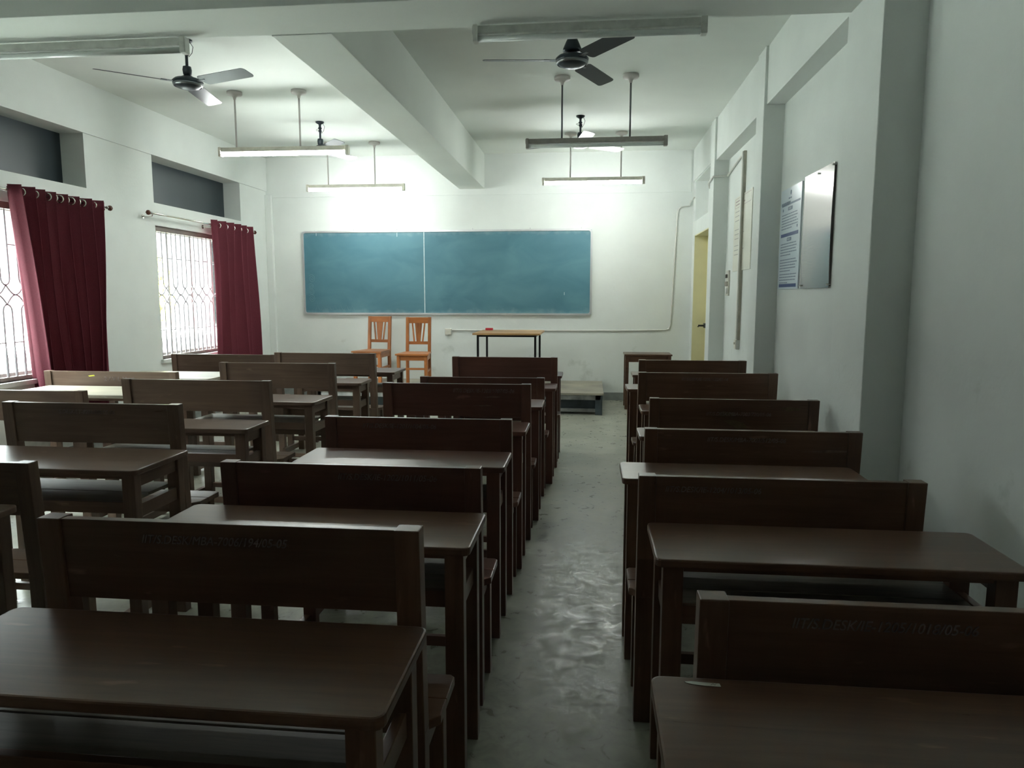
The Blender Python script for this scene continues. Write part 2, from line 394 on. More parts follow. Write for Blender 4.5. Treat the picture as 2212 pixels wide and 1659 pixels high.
# pencil-thin dirty rim on the near edges of column three, seen as a pale grey line
# door in the right wall
dr = bpy.data.objects.new('door_1', None); COL.objects.link(dr); dr['kind'] = 'structure'; dr.location = (XD, 9.32, 0)
bm = B(.17, .20, -.60, .61, 0, 2.24)
for z0, z1 in ((.15, 1.0), (1.12, 2.1)):
    box(bm, .163, .171, -.46, .46, z0, z1, .004)
obj('door_leaf', bm, 'cream paint', dr)
bm = B(.002, .17, .598, .612, 0, 2.24); box(bm, .002, .17, -.602, -.588, 0, 2.24); box(bm, .002, .17, -.602, .612, 2.226, 2.242)
obj('door_lining', bm, 'cream paint', dr)
bm = bmesh.new(); path(bm, [(.15, .44, 1.06), (.06, .44, 1.06), (.055, .44, 1.04)], .012, 8); box(bm, .13, .165, .38, .50, 1.03, 1.09, .004)
obj('door_bolt', bm, 'steel black', dr)

# windows with ornamental grilles
def window(n, a, b):
    w = bpy.data.objects.new('window_%d' % n, None); COL.objects.link(w); w['kind'] = 'structure'; w.location = (XL, a, WB)
    L = b - a; Ht = WT - WB
    bm = bmesh.new()
    box(bm, -.075, -.03, 0, L, Ht - .055, Ht, .003); box(bm, -.075, -.03, 0, L, 0, .035, .003)
    box(bm, -.075, -.03, 0, .03, .035, Ht - .055); box(bm, -.075, -.03, L - .03, L, .035, Ht - .055)
    obj('window_frame', bm, 'frame brown', w)
    bm = bmesh.new(); r = .0062; gx = -.05; P = .188; n_c = int(round((L - .06) / P)); P = (L - .06) / n_c; zm = .695
    zu, zl = zm + .078, zm - .078
    for k in range(n_c + 1):
        yc = .03 + k * P; hw = P * .24
        lo, hi = .03, Ht - .055
        # narrow loops hanging from the top and rising from the bottom
        for s, zz in ((1, zu), (-1, zl)):
            pts = []
            for i in range(9):
                t = PI * i / 8; pts.append((gx, yc + hw * math.cos(t), zz + s * (hw * 1.25 - hw * 1.25 * math.sin(t))))
            e1 = hi if s > 0 else lo
            pts = [(gx, yc + hw, e1)] + pts + [(gx, yc - hw, e1)]
            pts = [p for p in pts if .028 <= p[1] <= L - .028]
            if len(pts) > 2: path(bm, pts, r)
        if k < n_c:
            for s, zz in ((1, zu), (-1, zl)):
                pts = []
                for i in range(13):
                    t = i / 12; pts.append((gx, yc + P * t, zz - s * (zz - zm) * s * math.sin(PI * t) if False else zz + (zm - zz) * math.sin(PI * t)))
                path(bm, pts, r)
            for zz in (1.095, .31):
                path(bm, [(gx, yc + hw, zz), (gx, yc + P - hw, zz)], r * .8)
            # stouter lower stubs
            for yy in (yc + hw, yc + P - hw):
                path(bm, [(gx, yy, .03), (gx, yy, .215)], r * 1.6); path(bm, [(gx, yy, .215), (gx, yy, .245)], r * 1.2)
    obj('window_grille', bm, 'grille paint', w)
    bm = bmesh.new(); nx = 4
    for i in range(nx + 1):
        y = L * i / nx; y0 = max(0, y - .022); y1 = min(L, y + .022); box(bm, -.215, -.18, y0, y1, .04, Ht)
    box(bm, -.215, -.18, 0, L, Ht - .05, Ht); box(bm, -.215, -.18, 0, L, 0, .05)
    obj('window_sash', bm, 'frame pale', w)
    obj('window_pane', B(-.199, -.195, .01, L - .01, .04, Ht - .04), 'window glass', w)
    bm = B(-.235, .03, -.03, L + .03, -.04, 0, .004)
    obj('window_sill', bm, 'wall paint', w)
for i, (a, b) in enumerate(bays): window(i + 1, a, b)  # the third one is an added, unseen window for fill light

# ------------------------------------------------------------------ outside the windows
g = obj('ground_outside', B(-40, -5.0, -20, 60, -1.3, -1.2), 'outside ground'); g['kind'] = 'structure'
g.name = 'trim_30'
def tree(name, loc, h, rad, mat, label, n, seed):
    rng = random.Random(seed); t = thing(name, label, 'tree' if h > 1.5 else 'shrub', loc)
    bm = bmesh.new(); path(bm, [(0, 0, 0), (.04, .03, h * .4), (-.03, .02, h * .8)], .05)
    for k in range(6):
        a = rng.uniform(0, 2 * PI); z = h * rng.uniform(.35, .75)
        path(bm, [(0, 0, z), (math.cos(a) * rad * .4, math.sin(a) * rad * .4, z + h * .12), (math.cos(a) * rad * .75, math.sin(a) * rad * .75, z + h * .2)], .018)
    obj('trunk', bm, 'bark', t)
    bm = bmesh.new()
    for k in range(n):
        while True:
            v = Vector((rng.uniform(-1, 1), rng.uniform(-1, 1), rng.uniform(-1, 1)))
            if v.length < 1: break
        p = Vector((v.x * rad, v.y * rad, h * .62 + v.z * h * .20)); s = rng.uniform(.035, .075)
        d = Vector((rng.uniform(-1, 1), rng.uniform(-1, 1), rng.uniform(-1, 1))).normalized(); u = d.orthogonal().normalized()
        w = d.cross(u) * .35
        vs = [bm.verts.new(p + q) for q in (-u * s, w * s - u * s * .1, u * s, -w * s - u * s * .1)]
        bm.faces.new(vs)
    obj('foliage', bm, mat, t)
tree('flowering_tree', (-8.2, 12.6, -1.2), 4.4, .58, 'leaf yellow', 'yellow-leaved tree outside the farther window, at its left side', 1500, 3)
tree('garden_shrub', (-8.15, 11.1, -1.2), 2.4, .45, 'leaf green', 'low green shrub outside the farther window, near its sill', 900, 5)

# ------------------------------------------------------------------ student desks
def desk(label, xl, xr, y0, zt, txl, txr, ty0, ty1, tone='red', tz=.75, top=None, text=None, tpos=None, tsize=.034, rot=0, txt_z=None, mirror=False, ledge=False, group=None):
    xc = (xl + xr) / 2; w = (xr - xl) / 2
    t = thing('student_desk', label, 'desk', (xc, y0, 0), math.radians(rot), group)
    mx, my, mz = ('desk wood %s %s' % (tone, a) for a in 'XYZ')
    a, b = txl - xc, txr - xc; c, d = ty0 - y0, ty1 - y0; pw = .056
    lean = .028
    # backrest posts: upright to the seat, leaning back above it
    for s in (-1, 1):
        x0, x1 = (-w, -w + pw) if s < 0 else (w - pw, w)
        bm = box(bmesh.new(), x0, x1, lean, lean + .048, 0, .45, .003)
        box(bm, x0, x1, lean, lean + .048, .448, zt, .003, top=(0, -lean))
        obj('back_post', bm, mz, t)
    bb = zt - .195; k0 = lean * (zt - bb) / (zt - .45)
    bm = box(bmesh.new(), -w + pw - .004, w - pw + .004, k0 + .008, k0 + .032, bb, zt - .002, .002, top=(0, -k0))
    brd = obj('backrest_board', bm, mx, t)
    if ledge:
        obj('backrest_rail', B(-w + pw, w - pw, -.004, .03, bb - .004, bb + .028, .003), 'dust white', t, label='dust-whitened lower rail')
    if text:
        px = tpos if tpos is not None else -w * .55
        z = (txt_z if txt_z is not None else zt - .052)
        M = FACE_S if not mirror else ((-1, 0, 0), (0, 0, -1), (0, 1, 0))
        o = text_mesh('inventory_number', text, tsize, 'chalk number', (px, k0 + .008 - k0 * (z - bb) / (zt - .004 - bb) - .0022, z), M, brd, .0012, .25, .92)
        o['label'] = 'faint hand-painted inventory number'
    # seat of two planks, corners cut by the posts
    sd = min(.315, c + .03); sw = w + .018; pts_l = []
    ym = .09 + (sd - .09) * .48
    bm = bmesh.new()
    slab(bm, [(-w + .03, .076), (w - .03, .076), (sw, .125), (sw, ym - .0015), (-sw, ym - .0015), (-sw, .125)], .415, .44, .003)
    slab(bm, [(-sw, ym + .0015), (sw, ym + .0015), (sw, sd - .012), (sw - .012, sd), (-sw + .012, sd), (-sw, sd - .012)], .415, .44, .003)
    obj('seat', bm, mx, t)
    sl = sd - .06
    for s in (-1, 1):
        x0, x1 = (-w + .004, -w + pw) if s < 0 else (w - pw, w - .004)
        obj('seat_leg', B(x0, x1, sl, sl + .042, 0, .415, .003), mz, t)
        obj('seat_side_rail', B(x0 + .012, x1 - .012, lean + .048, sl, .345, .415, .002), my, t)
    obj('seat_rail', B(-w + pw, w - pw, sl + .012, sl + .032, .335, .415, .002), mx, t)
    obj('seat_stretcher', B(-w + pw, w - pw, sl + .01, sl + .032, .095, .135, .002), mx, t)
    # table
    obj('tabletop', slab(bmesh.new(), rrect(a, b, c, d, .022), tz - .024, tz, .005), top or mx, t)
    lx0, lx1 = a + .022, b - .022; ly0, ly1 = c + .028, d - .02
    for xx in ((lx0, lx0 + .055), (lx1 - .055, lx1)):
        for yy in ((ly0, ly0 + .045), (ly1 - .045, ly1)):
            obj('table_leg', B(xx[0], xx[1], yy[0], yy[1], 0, tz - .024, .003), mz, t)
    for xx in ((lx0 + .012, lx0 + .036), (lx1 - .036, lx1 - .012)):
        obj('side_apron', B(xx[0], xx[1], ly0 + .045, ly1 - .045, tz - .085, tz - .024, .002), my, t)
        obj('shelf_side_rail', B(xx[0], xx[1], ly0 + .045, ly1 - .045, .535, .59, .002), my, t)
    obj('front_apron', B(lx0 + .055, lx1 - .055, ly0 + .01, ly0 + .032, tz - .046, tz - .024, .002), mx, t)
    obj('back_apron', B(lx0 + .055, lx1 - .055, ly1 - .032, ly1 - .01, tz - .085, tz - .024, .002), mx, t)
    bm = bmesh.new(); sm = (ly0 + ly1) / 2
    box(bm, lx0 + .058, lx1 - .058, ly0 + .034, sm - .003, .590, .604, .002); box(bm, lx0 + .058, lx1 - .058, sm + .003, ly1 - .004, .590, .604, .002)
    obj('book_shelf', bm, 'bare shelf plank', t)
    obj('shelf_rail', B(lx0 + .055, lx1 - .055, ly0 + .012, ly0 + .034, .558, .606, .002), mx, t)
    # runners along the floor tie bench and table together
    for s in (-1, 1):
        x0 = -w + pw + .004 if s < 0 else w - pw - .034
        obj('floor_runner', B(x0, x0 + .03, -.03, ly1 + .01, .02, .066, .002), my, t)
    obj('table_stretcher', B(lx0 + .055, lx1 - .055, ly1 - .034, ly1 - .012, .066, .10, .002), mx, t)
    return t
R, G = 'red', 'brown'
D = {}
# aisle-side column left of the aisle, nearest first
D['B0'] = desk('worn dark desk nearest the camera left of the aisle, tabletop at bottom left corner', -1.27, -.36, .63, .87, -1.285, -.333, 1.10, 1.445, 'umber')
D['B1'] = desk('tall-backed dark desk, its backrest standing right behind the bottom-left tabletop', -1.264, -.364, 1.497, .94, -1.318, -.325, 1.925, 2.265, 'umber', text='IIT/S.DESK/MBA-7006/194/05-05', tpos=-.20, tsize=.028)
D['B2'] = desk('dark desk left of the aisle, second backrest from the camera, number with IE-1202', -1.285, -.36, 2.37, .87, -1.25, -.341, 2.885, 3.195, R, text='IIT/S.DESK/IE-1202/1011/05-06', tpos=-.04, tsize=.030)
D['B3'] = desk('reddish dark desk left of the aisle, third backrest from the camera, number with IE-1201', -1.268, -.359, 3.342, .87, -1.25, -.322, 3.68, 3.975, R, text='IIT/S.DESK/IE-1201/1004/05-06', tpos=-.27, tsize=.031)
D['B4'] = desk('tall-backed dark desk left of the aisle, fourth backrest from the camera, pale worn streaks', -1.21, -.334, 4.14, .94, -1.19, -.286, 4.52, 4.87, R, text='IIT/S.DESK/IE-1203/1007/05-06', tpos=-.02, tsize=.031, rot=.8)
D['B5'] = desk('low dark desk left of the aisle, half hidden behind the fourth backrest', -1.213, -.314, 5.10, .87, -1.19, -.25, 5.46, 5.79, R)
D['B6'] = desk('dark desk left of the aisle, farthest of its column, in front of the teacher table', -1.149, -.262, 6.0, .94, -1.13, -.238, 6.34, 6.70, R)
# right of the aisle
D['R0'] = desk('reddish desk nearest the camera right of the aisle, paper strip stuck on its tabletop', .13, 1.05, .45, .87, .12, 1.12, .95, 1.295, 'umber')
D['R1'] = desk('dark desk right of the aisle, its backrest behind the tabletop with the paper strip', .218, 1.125, 1.365, .87, .185, 1.135, 1.90, 2.225, 'umber', text='IIT/S.DESK/IE-1205/1018/05-06', tpos=-.28, tsize=.029)
D['R2'] = desk('brown desk right of the aisle, second backrest from the camera, right post pale', .166, 1.055, 2.33, .87, .133, 1.07, 2.76, 3.05, 'umber', text='IIT/S.DESK/IE-1204/1013/05-06', tpos=-.36, tsize=.026)
D['R3'] = desk('near-black desk right of the aisle, third backrest from the camera, number ending 05-06', .248, 1.164, 3.18, .87, .255, 1.18, 3.62, 3.88, 'umber', text='IIT/S.DESK/MBA-7003/512/05-06', tpos=-.19, tsize=.027)
D['R4'] = desk('brown desk right of the aisle, fourth backrest, chipped patches and a low number', .347, 1.28, 4.153, .87, .321, 1.27, 4.44, 4.725, 'umber', text='IIT/S.DESK/MBA-7003/720/05-06', tpos=-.15, tsize=.029, txt_z=.775)
D['R5'] = desk('brown desk right of the aisle, fifth backrest, small number near its top edge', .330, 1.240, 4.90, .94, .30, 1.25, 5.50, 5.83, 'umber', text='IIT/S.DESK/IE-1206/1022/05-06', tpos=-.17, tsize=.026, rot=1)
D['R6'] = desk('dark desk right of the aisle, farthest backrest of its column, before the small side table', .396, 1.235, 5.86, .94, .385, 1.25, 6.49, 6.81, 'umber')
# column between the aisle column and the window column
D['A-'] = desk('dark desk cut off by the left edge, beside the second desk left of the aisle', -2.86, -1.96, 1.33, .87, -2.84, -1.905, 1.83, 2.19, G)
D['A0'] = desk('brown desk at the left edge, only its right post and board end showing', -2.83, -1.935, 2.275, .87, -2.79, -1.81, 2.67, 3.08, G)
D['A1'] = desk('greyish brown desk at left with a scratched backrest behind a glossy reddish tabletop', -2.817, -1.919, 3.18, .94, -2.79, -1.79, 3.585, 3.88, G, text='S.DESK/LT-8201/108/05-06', tpos=-.16, tsize=.028)
D['A2'] = desk('greyish brown desk with dark plain backrest, just right of the maroon curtain foot', -2.868, -1.912, 4.15, .94, -2.80, -1.81, 4.573, 4.935, G, rot=-1)
D['A3'] = desk('brown desk, backrest between the far window and the chairs, pale right post', -2.825, -1.918, 5.28, .94, -2.80, -1.82, 5.62, 5.95, G, rot=1)
D['A4'] = desk('light brown desk directly in front of the two orange chairs', -2.826, -1.891, 6.25, .94, -2.76, -1.785, 6.48, 6.90, G, rot=-1)
# window column: wider desks
D['C0'] = desk('wide desk under the nearer window, painted glare tabletop at the left edge', -4.12, -3.07, 4.08, .87, -4.12, -3.05, 4.645, 5.12, G, tz=.765, top='painted glare tabletop')
D['C1'] = desk('wide desk by the nearer curtain, dusty board with chalk scribbles and a whitened rail', -4.208, -3.126, 5.18, .87, -4.15, -3.19, 5.78, 6.35, G, ledge=True, top='painted glare tabletop')
D['C2'] = desk('wide desk under the farther window, yellow-streaked top board', -4.159, -3.073, 6.83, .87, -4.12, -3.05, 7.35, 7.80, G)

# wear on individual boards
def patch(parent, name, pts, mat, y, label=None):
    bm = bmesh.new(); f = [bm.verts.new((x, y, z)) for x, z in pts]; b_ = [bm.verts.new((x, y + .0015, z)) for x, z in pts]
    bm.faces.new(f); bm.faces.new(b_[::-1])
    for i in range(len(pts)): bm.faces.new([f[i], f[(i + 1) % len(pts)], b_[(i + 1) % len(pts)], b_[i]])
    return obj(name, bm, mat, parent, label=label)
simple('bare wood', (.11, .075, .038), .7, var=.3, scale=30)
simple('pale streak', (.17, .105, .075), .6, var=.3, scale=30)
def on_board(d, pts, mat, name='worn_patch', zt=.87, label='pale worn patch'):
    y = .012 + .5 * 0 + .0004
    bb = zt - .195; k0 = .028 * (zt - bb) / (zt - .45)
    bm = bmesh.new(); V = []
    for off in (-.0012, .0008):
        V.append([bm.verts.new((x, k0 * (zt - .004 - z) / (zt - .004 - bb) + .008 + off, z)) for x, z in pts])
    bm.faces.new(V[0]); bm.faces.new(V[1][::-1]); n = len(pts)
    for i in range(n): bm.faces.new([V[0][i], V[0][(i + 1) % n], V[1][(i + 1) % n], V[1][i]])
    obj(name, bm, mat, D[d], label=label)
on_board('R4', [(-.08, .79), (-.055, .80), (-.04, .796), (.0, .792), (.01, .785), (-.02, .772), (-.07, .768)], 'bare wood')
on_board('R4', [(-.05, .745), (.0, .75), (.06, .735), (.085, .705), (.03, .70), (-.01, .72)], 'bare wood')
on_board('R4', [(.26, .825), (.31, .832), (.37, .822), (.355, .806), (.33, .812), (.30, .80)], 'bare wood')
on_board('R3', [(.22, .78), (.33, .79), (.40, .788), (.40, .782), (.30, .778)], 'pale streak')
on_board('B4', [(.16, .86), (.22, .868), (.26, .864), (.24, .858)], 'pale streak', zt=.94)
on_board('B4', [(.10, .81), (.18, .815), (.21, .81), (.15, .806)], 'pale streak', zt=.94)
on_board('C1', [(-.18, .835), (-.13, .842), (-.125, .832), (-.17, .828)], 'leaf yellow', 'paint_dab', label='small yellow paint dab')
o = text_mesh('chalk_scribble', '2 / V L M - 2', .05, 'chalk number', (-.05, .0105, .795), FACE_S, D['C1'], .0012)
# paper strip on the nearest right tabletop
p = thing('paper_strip', 'torn pale paper strip with a penned mark, on the near right tabletop', 'paper', (.213, 1.272, .7502))
bm = bmesh.new(); slab(bm, [(-.032, .004), (-.02, .006), (.0, .0045), (.03, .003), (.031, -.0075), (.0, -.0065), (-.018, -.004), (-.030, .0)], 0, .0006)
obj('paper', bm, 'paper', p)
bm = bmesh.new(); path(bm, [(.014, -.004, .0008), (.018, .001, .0008), (.021, -.004, .0008), (.024, .001, .0008)], .0004, 4); obj('pen_mark', bm, 'switch dark', p)

# ------------------------------------------------------------------ platform, teacher table, chairs, side table
PZ = .27
pf = thing('teaching_platform', 'low dark-painted platform with a pale plank top, under the chalkboard', 'platform', (-1.62, 8.80, 0))
bm = bmesh.new()
for i in range(7): box(bm, -1.86, 1.80 - (0), .0 + i * .187, .0 + i * .187 + .184, PZ - .025, PZ, .003)
obj('plank_top', bm, 'pale plank', pf)
obj('front_board', B(-1.84, 1.765, .012, .034, PZ - .085, PZ - .025, .002), 'platform dust', pf, label='dusty grey front board')
obj('side_board', B(1.765, 1.787, .034, 1.30, PZ - .085, PZ - .025, .002), 'platform paint', pf)
for x in (-1.84, -.6, .55, 1.70):
    obj('leg', B(x, x + .085, .012, .10, 0, PZ - .025, .002), 'platform paint', pf)
    obj('leg', B(x, x + .085, 1.20, 1.29, 0, PZ - .025, .002), 'platform paint', pf)
obj('bottom_rail', B(-1.84, 1.765, .06, .09, .03, .07, .002), 'platform dust', pf)
obj('inner_board', B(-1.84, 1.765, .12, .14, .03, .245), 'platform paint', pf)

tt = thing('teacher_table', 'orange-brown topped table on thin black steel legs, on the platform', 'table', (-1.015, 9.26, PZ))
bm = slab(bmesh.new(), rrect(-.415, .415, -.46, .46, .006, 2), .70, .722, .002); obj('tabletop', bm, 'table laminate', tt)
for x in (-.355, .355):
    for y in (-.40, .40): obj('leg', B(x - .013, x + .013, y - .013, y + .013, 0, .70, .001), 'steel black', tt)
bm = bmesh.new()
for y in (-.40, .40): box(bm, -.342, .342, y - .010, y + .010, .675, .70)
for x in (-.355, .355): box(bm, x - .010, x + .010, -.387, .387, .675, .70)
obj('frame', bm, 'steel black', tt)
bm = B(-.05, .05, -.025, .025, 0, .03, .006); o = obj('board_duster', bm, 'red plastic'); o.location = (-1.33, 9.60, PZ + .7221)
tag(o, 'small red duster on the far left corner of the teacher table', 'duster')

def chair(label, x, y, rz):
    t = thing('wooden_chair', label, 'chair', (x, y, PZ), rz, 'orange wooden chairs on the platform')
    X, Yw, Z = 'chair wood X', 'chair wood Y', 'chair wood Z'
    # chair faces -y; seat front at y=-.43, back posts at y=0
    obj('seat', slab(bmesh.new(), [(-.215, -.44), (.215, -.44), (.172, .015), (-.172, .015)], .42, .442, .004), X, t)
    for s in (-1, 1):
        x0 = -.168 if s < 0 else .128
        bm = box(bmesh.new(), x0, x0 + .04, -.02, .018, 0, .42, .003, )
        box(bm, x0, x0 + .04, -.02, .018, .42, .895, .003, top=(0, .05)); obj('back_post', bm, Z, t)
        xf = -.198 if s < 0 else .156
        obj('front_leg', B(xf, xf + .042, -.42, -.378, 0, .42, .003), Z, t)
        bm = bmesh.new()
        pts = [(xf + .021 + s * .008, -.378), (x0 + .02 + s * .004, -.02)]
        for z0, z1 in ((.355, .42), (.20, .228)):
            (ax, ay), (bx, by) = pts
            slab(bm, [(ax - .009, ay), (ax + .009, ay), (bx + .009, by), (bx - .009, by)], z0, z1)
        obj('side_rail', bm, Yw, t)
    obj('front_rail', B(-.156, .156, -.412, -.388, .355, .42, .002), X, t)
    obj('stretcher', B(-.156, .156, -.41, -.39, .235, .26, .002), X, t)
    obj('top_rail', B(-.130, .130, .030, .050, .815, .893, .003), X, t)
    obj('lower_rail', B(-.130, .130, .006, .026, .535, .575, .003), X, t)
    def splat(xa0, xa1, xb0, xb1, name):
        bm = bmesh.new(); V = []
        for y_off in (0, .014):
            V.append([bm.verts.new(p) for p in ((xb0, .010 + y_off, .573), (xb1, .010 + y_off, .573), (xa1, .034 + y_off, .817), (xa0, .034 + y_off, .817))])
        bm.faces.new(V[0]); bm.faces.new(V[1][::-1])
        for i in range(4): bm.faces.new([V[0][i], V[0][(i + 1) % 4], V[1][(i + 1) % 4], V[1][i]])
        obj(name, bm, Z, t)
    splat(-.048, .048, -.026, .026, 'back_splat'); splat(-.092, -.073, -.066, -.047, 'back_slat'); splat(.073, .092, .047, .066, 'back_slat')
    return t
chair('orange wooden chair on the platform, left of the pair', -2.905, 9.82, math.radians(-7))
chair('orange wooden chair on the platform, right of the pair, nearer the teacher table', -2.262, 9.45, math.radians(2))

st = thing('side_table', 'small brown wooden table by the back wall, beyond the right column', 'table', (.745, 9.50, 0))
obj('tabletop', slab(bmesh.new(), rrect(-.30, .30, -.20, .20, .004, 2), .69, .71, .004), 'side table wood', st)
for x in (-.265, .265):
    for y in (-.17, .17): obj('leg', B(x - .022, x + .022, y - .022, y + .022, 0, .69, .002), 'side table wood', st)
bm = bmesh.new()
for y in (-.17, .17): box(bm, -.243, .243, y - .01, y + .01, .61, .69)
for x in (-.265, .265): box(bm, x - .01, x + .01, -.148, .148, .61, .69)
obj('apron', bm, 'side table wood', st)

# ------------------------------------------------------------------ chalkboard
BX0, BX1, BZ0, BZ1 = -4.08, .022, 1.18, 2.355
cb = thing('chalkboard', 'wide blue-green chalkboard in a pale aluminium frame', 'chalkboard', ((BX0 + BX1) / 2, YB - .018, (BZ0 + BZ1) / 2))
hw, hh = (BX1 - BX0) / 2, (BZ1 - BZ0) / 2
obj('board_surface', B(-hw + .01, hw - .01, -.002, .016, -hh + .01, hh - .01), 'chalkboard', cb)
bm = bmesh.new(); rr_o = rrect(-hw, hw, -hh, hh, .05, 5); rr_i = rrect(-hw + .026, hw - .026, -hh + .026, hh - .026, .03, 5)
n = len(rr_o)
L4 = [[bm.verts.new((x, y, z)) for x, z in q] for q, y in ((rr_o, .017), (rr_o, -.016), (rr_i, -.016), (rr_i, .017))]
for a in range(4):
    A_, B_ = L4[a], L4[(a + 1) % 4]
    for i in range(n): bm.faces.new([A_[i], A_[(i + 1) % n], B_[(i + 1) % n], B_[i]])
obj('board_frame', bm, 'frame alu', cb)
obj('centre_strip', B(-.292, -.280, -.006, -.001, -hh + .02, hh - .02), 'chalk', cb, label='pale joint strip between the two board halves')
bm = bmesh.new(); rng = random.Random(11)
for cx, cz, r in ((-1.925, -.08, .052), (-1.94, -.19, .04), (-1.93, -.27, .042), (-1.93, -.36, .05)):
    pts = [(cx + r * t * math.cos(t * 15), -.0035, cz + r * 1.15 * t * math.sin(t * 15)) for t in [i / 26 for i in range(2, 27)]]
    path(bm, pts, .0022, 4); obj('chalk_spiral', bm, 'chalk faint', cb); bm = bmesh.new()
x = -1.88
for k in range(7):
    path(bm, [(x, -.0035, -.52), (x + .03, -.0035, -.47 + rng.uniform(0, .03)), (x + .05, -.0035, -.50), (x + .07, -.0035, -.53)], .002, 4); x += .085; obj('chalk_squiggle', bm, 'chalk faint', cb); bm = bmesh.new()
bm.free()
for x, z0, z1 in ((-.67, .50, .555), (-1.84, .52, .57), (1.675, -.31, -.27)): obj('chalk_mark', B(x - .004, x + .004, -.0045, -.001, z0, z1), 'chalk', cb)
bm = bmesh.new()
for x in (-1.85, -1.3, -.95, -.67, .4, 1.2, 1.9): tube(bm, (x, .0, hh - .005), (x, .0, hh + .02), .006, n=6)
obj('frame_clip', bm, 'frame alu', cb)

# ------------------------------------------------------------------ wiring
def wire(name, pts, r, mat, label, cat='conduit'):
    bm = bmesh.new(); path(bm, pts, r, 8); return tag(obj(name, bm, mat), label, cat)
wire('conduit', [(-1.93, YB - .011, .965), (-.5, YB - .011, .967), (.6, YB - .011, .975), (1.03, YB - .011, .985), (1.075, YB - .011, 1.0), (1.095, YB - .011, 1.05), (1.13, YB - .011, 2.0), (1.15, YB - .011, 2.54),
    (1.165, YB - .011, 2.60), (1.20, YB - .025, 2.63), (1.30, YB - .025, 2.64), (1.32, YB - .025, 2.70), (1.33, YB - .03, 2.715)], .010, 'pvc', 'pale conduit bending round the back wall right of the chalkboard')
wire('conduit', [(1.345, 10.06, 2.72), (1.345, 9.95, 2.73)], .010, 'pvc', 'short conduit end in the back right corner')
wire('conduit', [(1.348, 8.74, 2.68), (1.318, 8.61, 2.715), (1.316, 8.36, 2.735), (1.318, 8.336, 2.74), (1.40, 8.336, 2.745), (1.476, 8.334, 2.75), (1.476, 7.55, 2.835)], .011, 'pvc', 'pale conduit crossing the farther right-hand column')
tk = thing('cable_trunking', 'brownish vertical cable trunking on the right wall, running down past the cream notice', 'trunking', (XR, 7.46, 0))
obj('channel', B(-.028, 0, -.028, .028, 1.01, 2.845, .003), 'pvc dusty', tk)
obj('cover', B(-.040, -.027, -.024, .024, 1.02, 2.84, .003), 'pvc', tk)
def socket(name, label, loc, face, n=1):
    t = thing(name, label, 'socket', loc)
    if face == 'S':
        obj('back_box', B(-.045, .045, -.03, 0, -.045, .045, .004), 'pvc', t); obj('plate', B(-.04, .04, -.036, -.03, -.04, .04, .002), 'switch white', t)
        obj('toggle', B(-.012, .012, -.042, -.036, .0, .022, .001), 'switch white', t)
    else:
        obj('back_box', B(-.035, 0, -.045, .045, -.05, .05, .004), 'pvc', t); obj('plate', B(-.041, -.035, -.04, .04, -.045, .045, .002), 'switch white', t)
        obj('toggle', B(-.052, -.041, -.01, .01, .0, .022, .001), 'switch white', t)
socket('wall_socket', 'white socket box low on the back wall, left of the teacher table', (-1.985, YB, .945), 'S')
socket('wall_socket', 'white socket box at the foot of the right-hand trunking', (XR, 7.48, .965), 'W')
sp = thing('switch_panel', 'narrow cream switch panel with dark toggles beside the farther right column', 'switch panel', (XR, 8.14, 1.585))
obj('plate', B(-.018, 0, -.075, .075, -.135, .135, .003), 'switch white', sp)
for z in (.075,): obj('regulator', B(-.034, -.018, -.03, .03, z - .02, z + .02, .004), 'switch dark', sp)
for y in (-.045, 0, .045): obj('toggle', B(-.032, -.018, y - .014, y + .014, -.03, .018, .003), 'pvc dusty', sp)
obj('socket_face', B(-.030, -.018, -.05, .04, -.115, -.05, .004), 'pvc', sp)

# ------------------------------------------------------------------ posters on the right wall
def strips(bm, x, y0, y1, z, h, n, rng, gap, rag=True):
    """lines of small print on a sheet facing -x; reading direction is -y"""
    for k in range(n):
        e = y0 + (y1 - y0) * (rng.uniform(.0, .1) if rag and k < n - 1 else rng.uniform(.35, .6))
        yy = y1
        while yy > e + .01:
            wl = rng.uniform(.012, .045); a = max(e, yy - wl)
            box(bm, x - .0008, x, a, yy, z - h, z); yy = a - .008
        z -= gap
    return z
ps = thing('notice_board', 'blue-white printed notice board with two dark blue bands, on the right wall', 'notice', (XR, 5.72, 1.5))
PW = .28
bm = bmesh.new()
# slightly bowed sheet: foot at the wall, right edge lifting off
def sheet(bm, x, w, z0, z1, bow, th=.004, n=12):
    V = []
    for i in range(n + 1):
        y = -w + 2 * w * i / n; d = bow * (1 - (y / w)) * .5
        V.append([(x - d, y, z) for z in (z0, z1)])
    f = [[bm.verts.new(p) for p in v] for v in V]; b_ = [[bm.verts.new((p[0] + th, p[1], p[2])) for p in v] for v in V]
    for i in range(n):
        bm.faces.new([f[i][0], f[i + 1][0], f[i + 1][1], f[i][1]]); bm.faces.new([b_[i][0], b_[i][1], b_[i + 1][1], b_[i + 1][0]])
        for k in (0, 1): bm.faces.new([f[i][k], b_[i][k], b_[i + 1][k], f[i + 1][k]])
    bm.faces.new([f[0][0], f[0][1], b_[0][1], b_[0][0]]); bm.faces.new([f[n][0], b_[n][0], b_[n][1], f[n][1]])
box(bm, -.012, 0, -PW, PW, 0, .755, .001)
obj('sheet', bm, 'poster paper', ps)
for z0 in (.395, .015): obj('blue_band', B(-.0135, -.012, -.235, .235, z0, z0 + .025), 'ink blue', ps)
rng = random.Random(5); X = -.012
def para(parent, mat, *a, name='paragraph'):
    bm = bmesh.new(); z = strips(bm, *a); obj(name, bm, mat, parent); return z
para(ps, 'ink text', X, -.25, .25, .655, .018, 1, rng, .03, False, name='title_line')
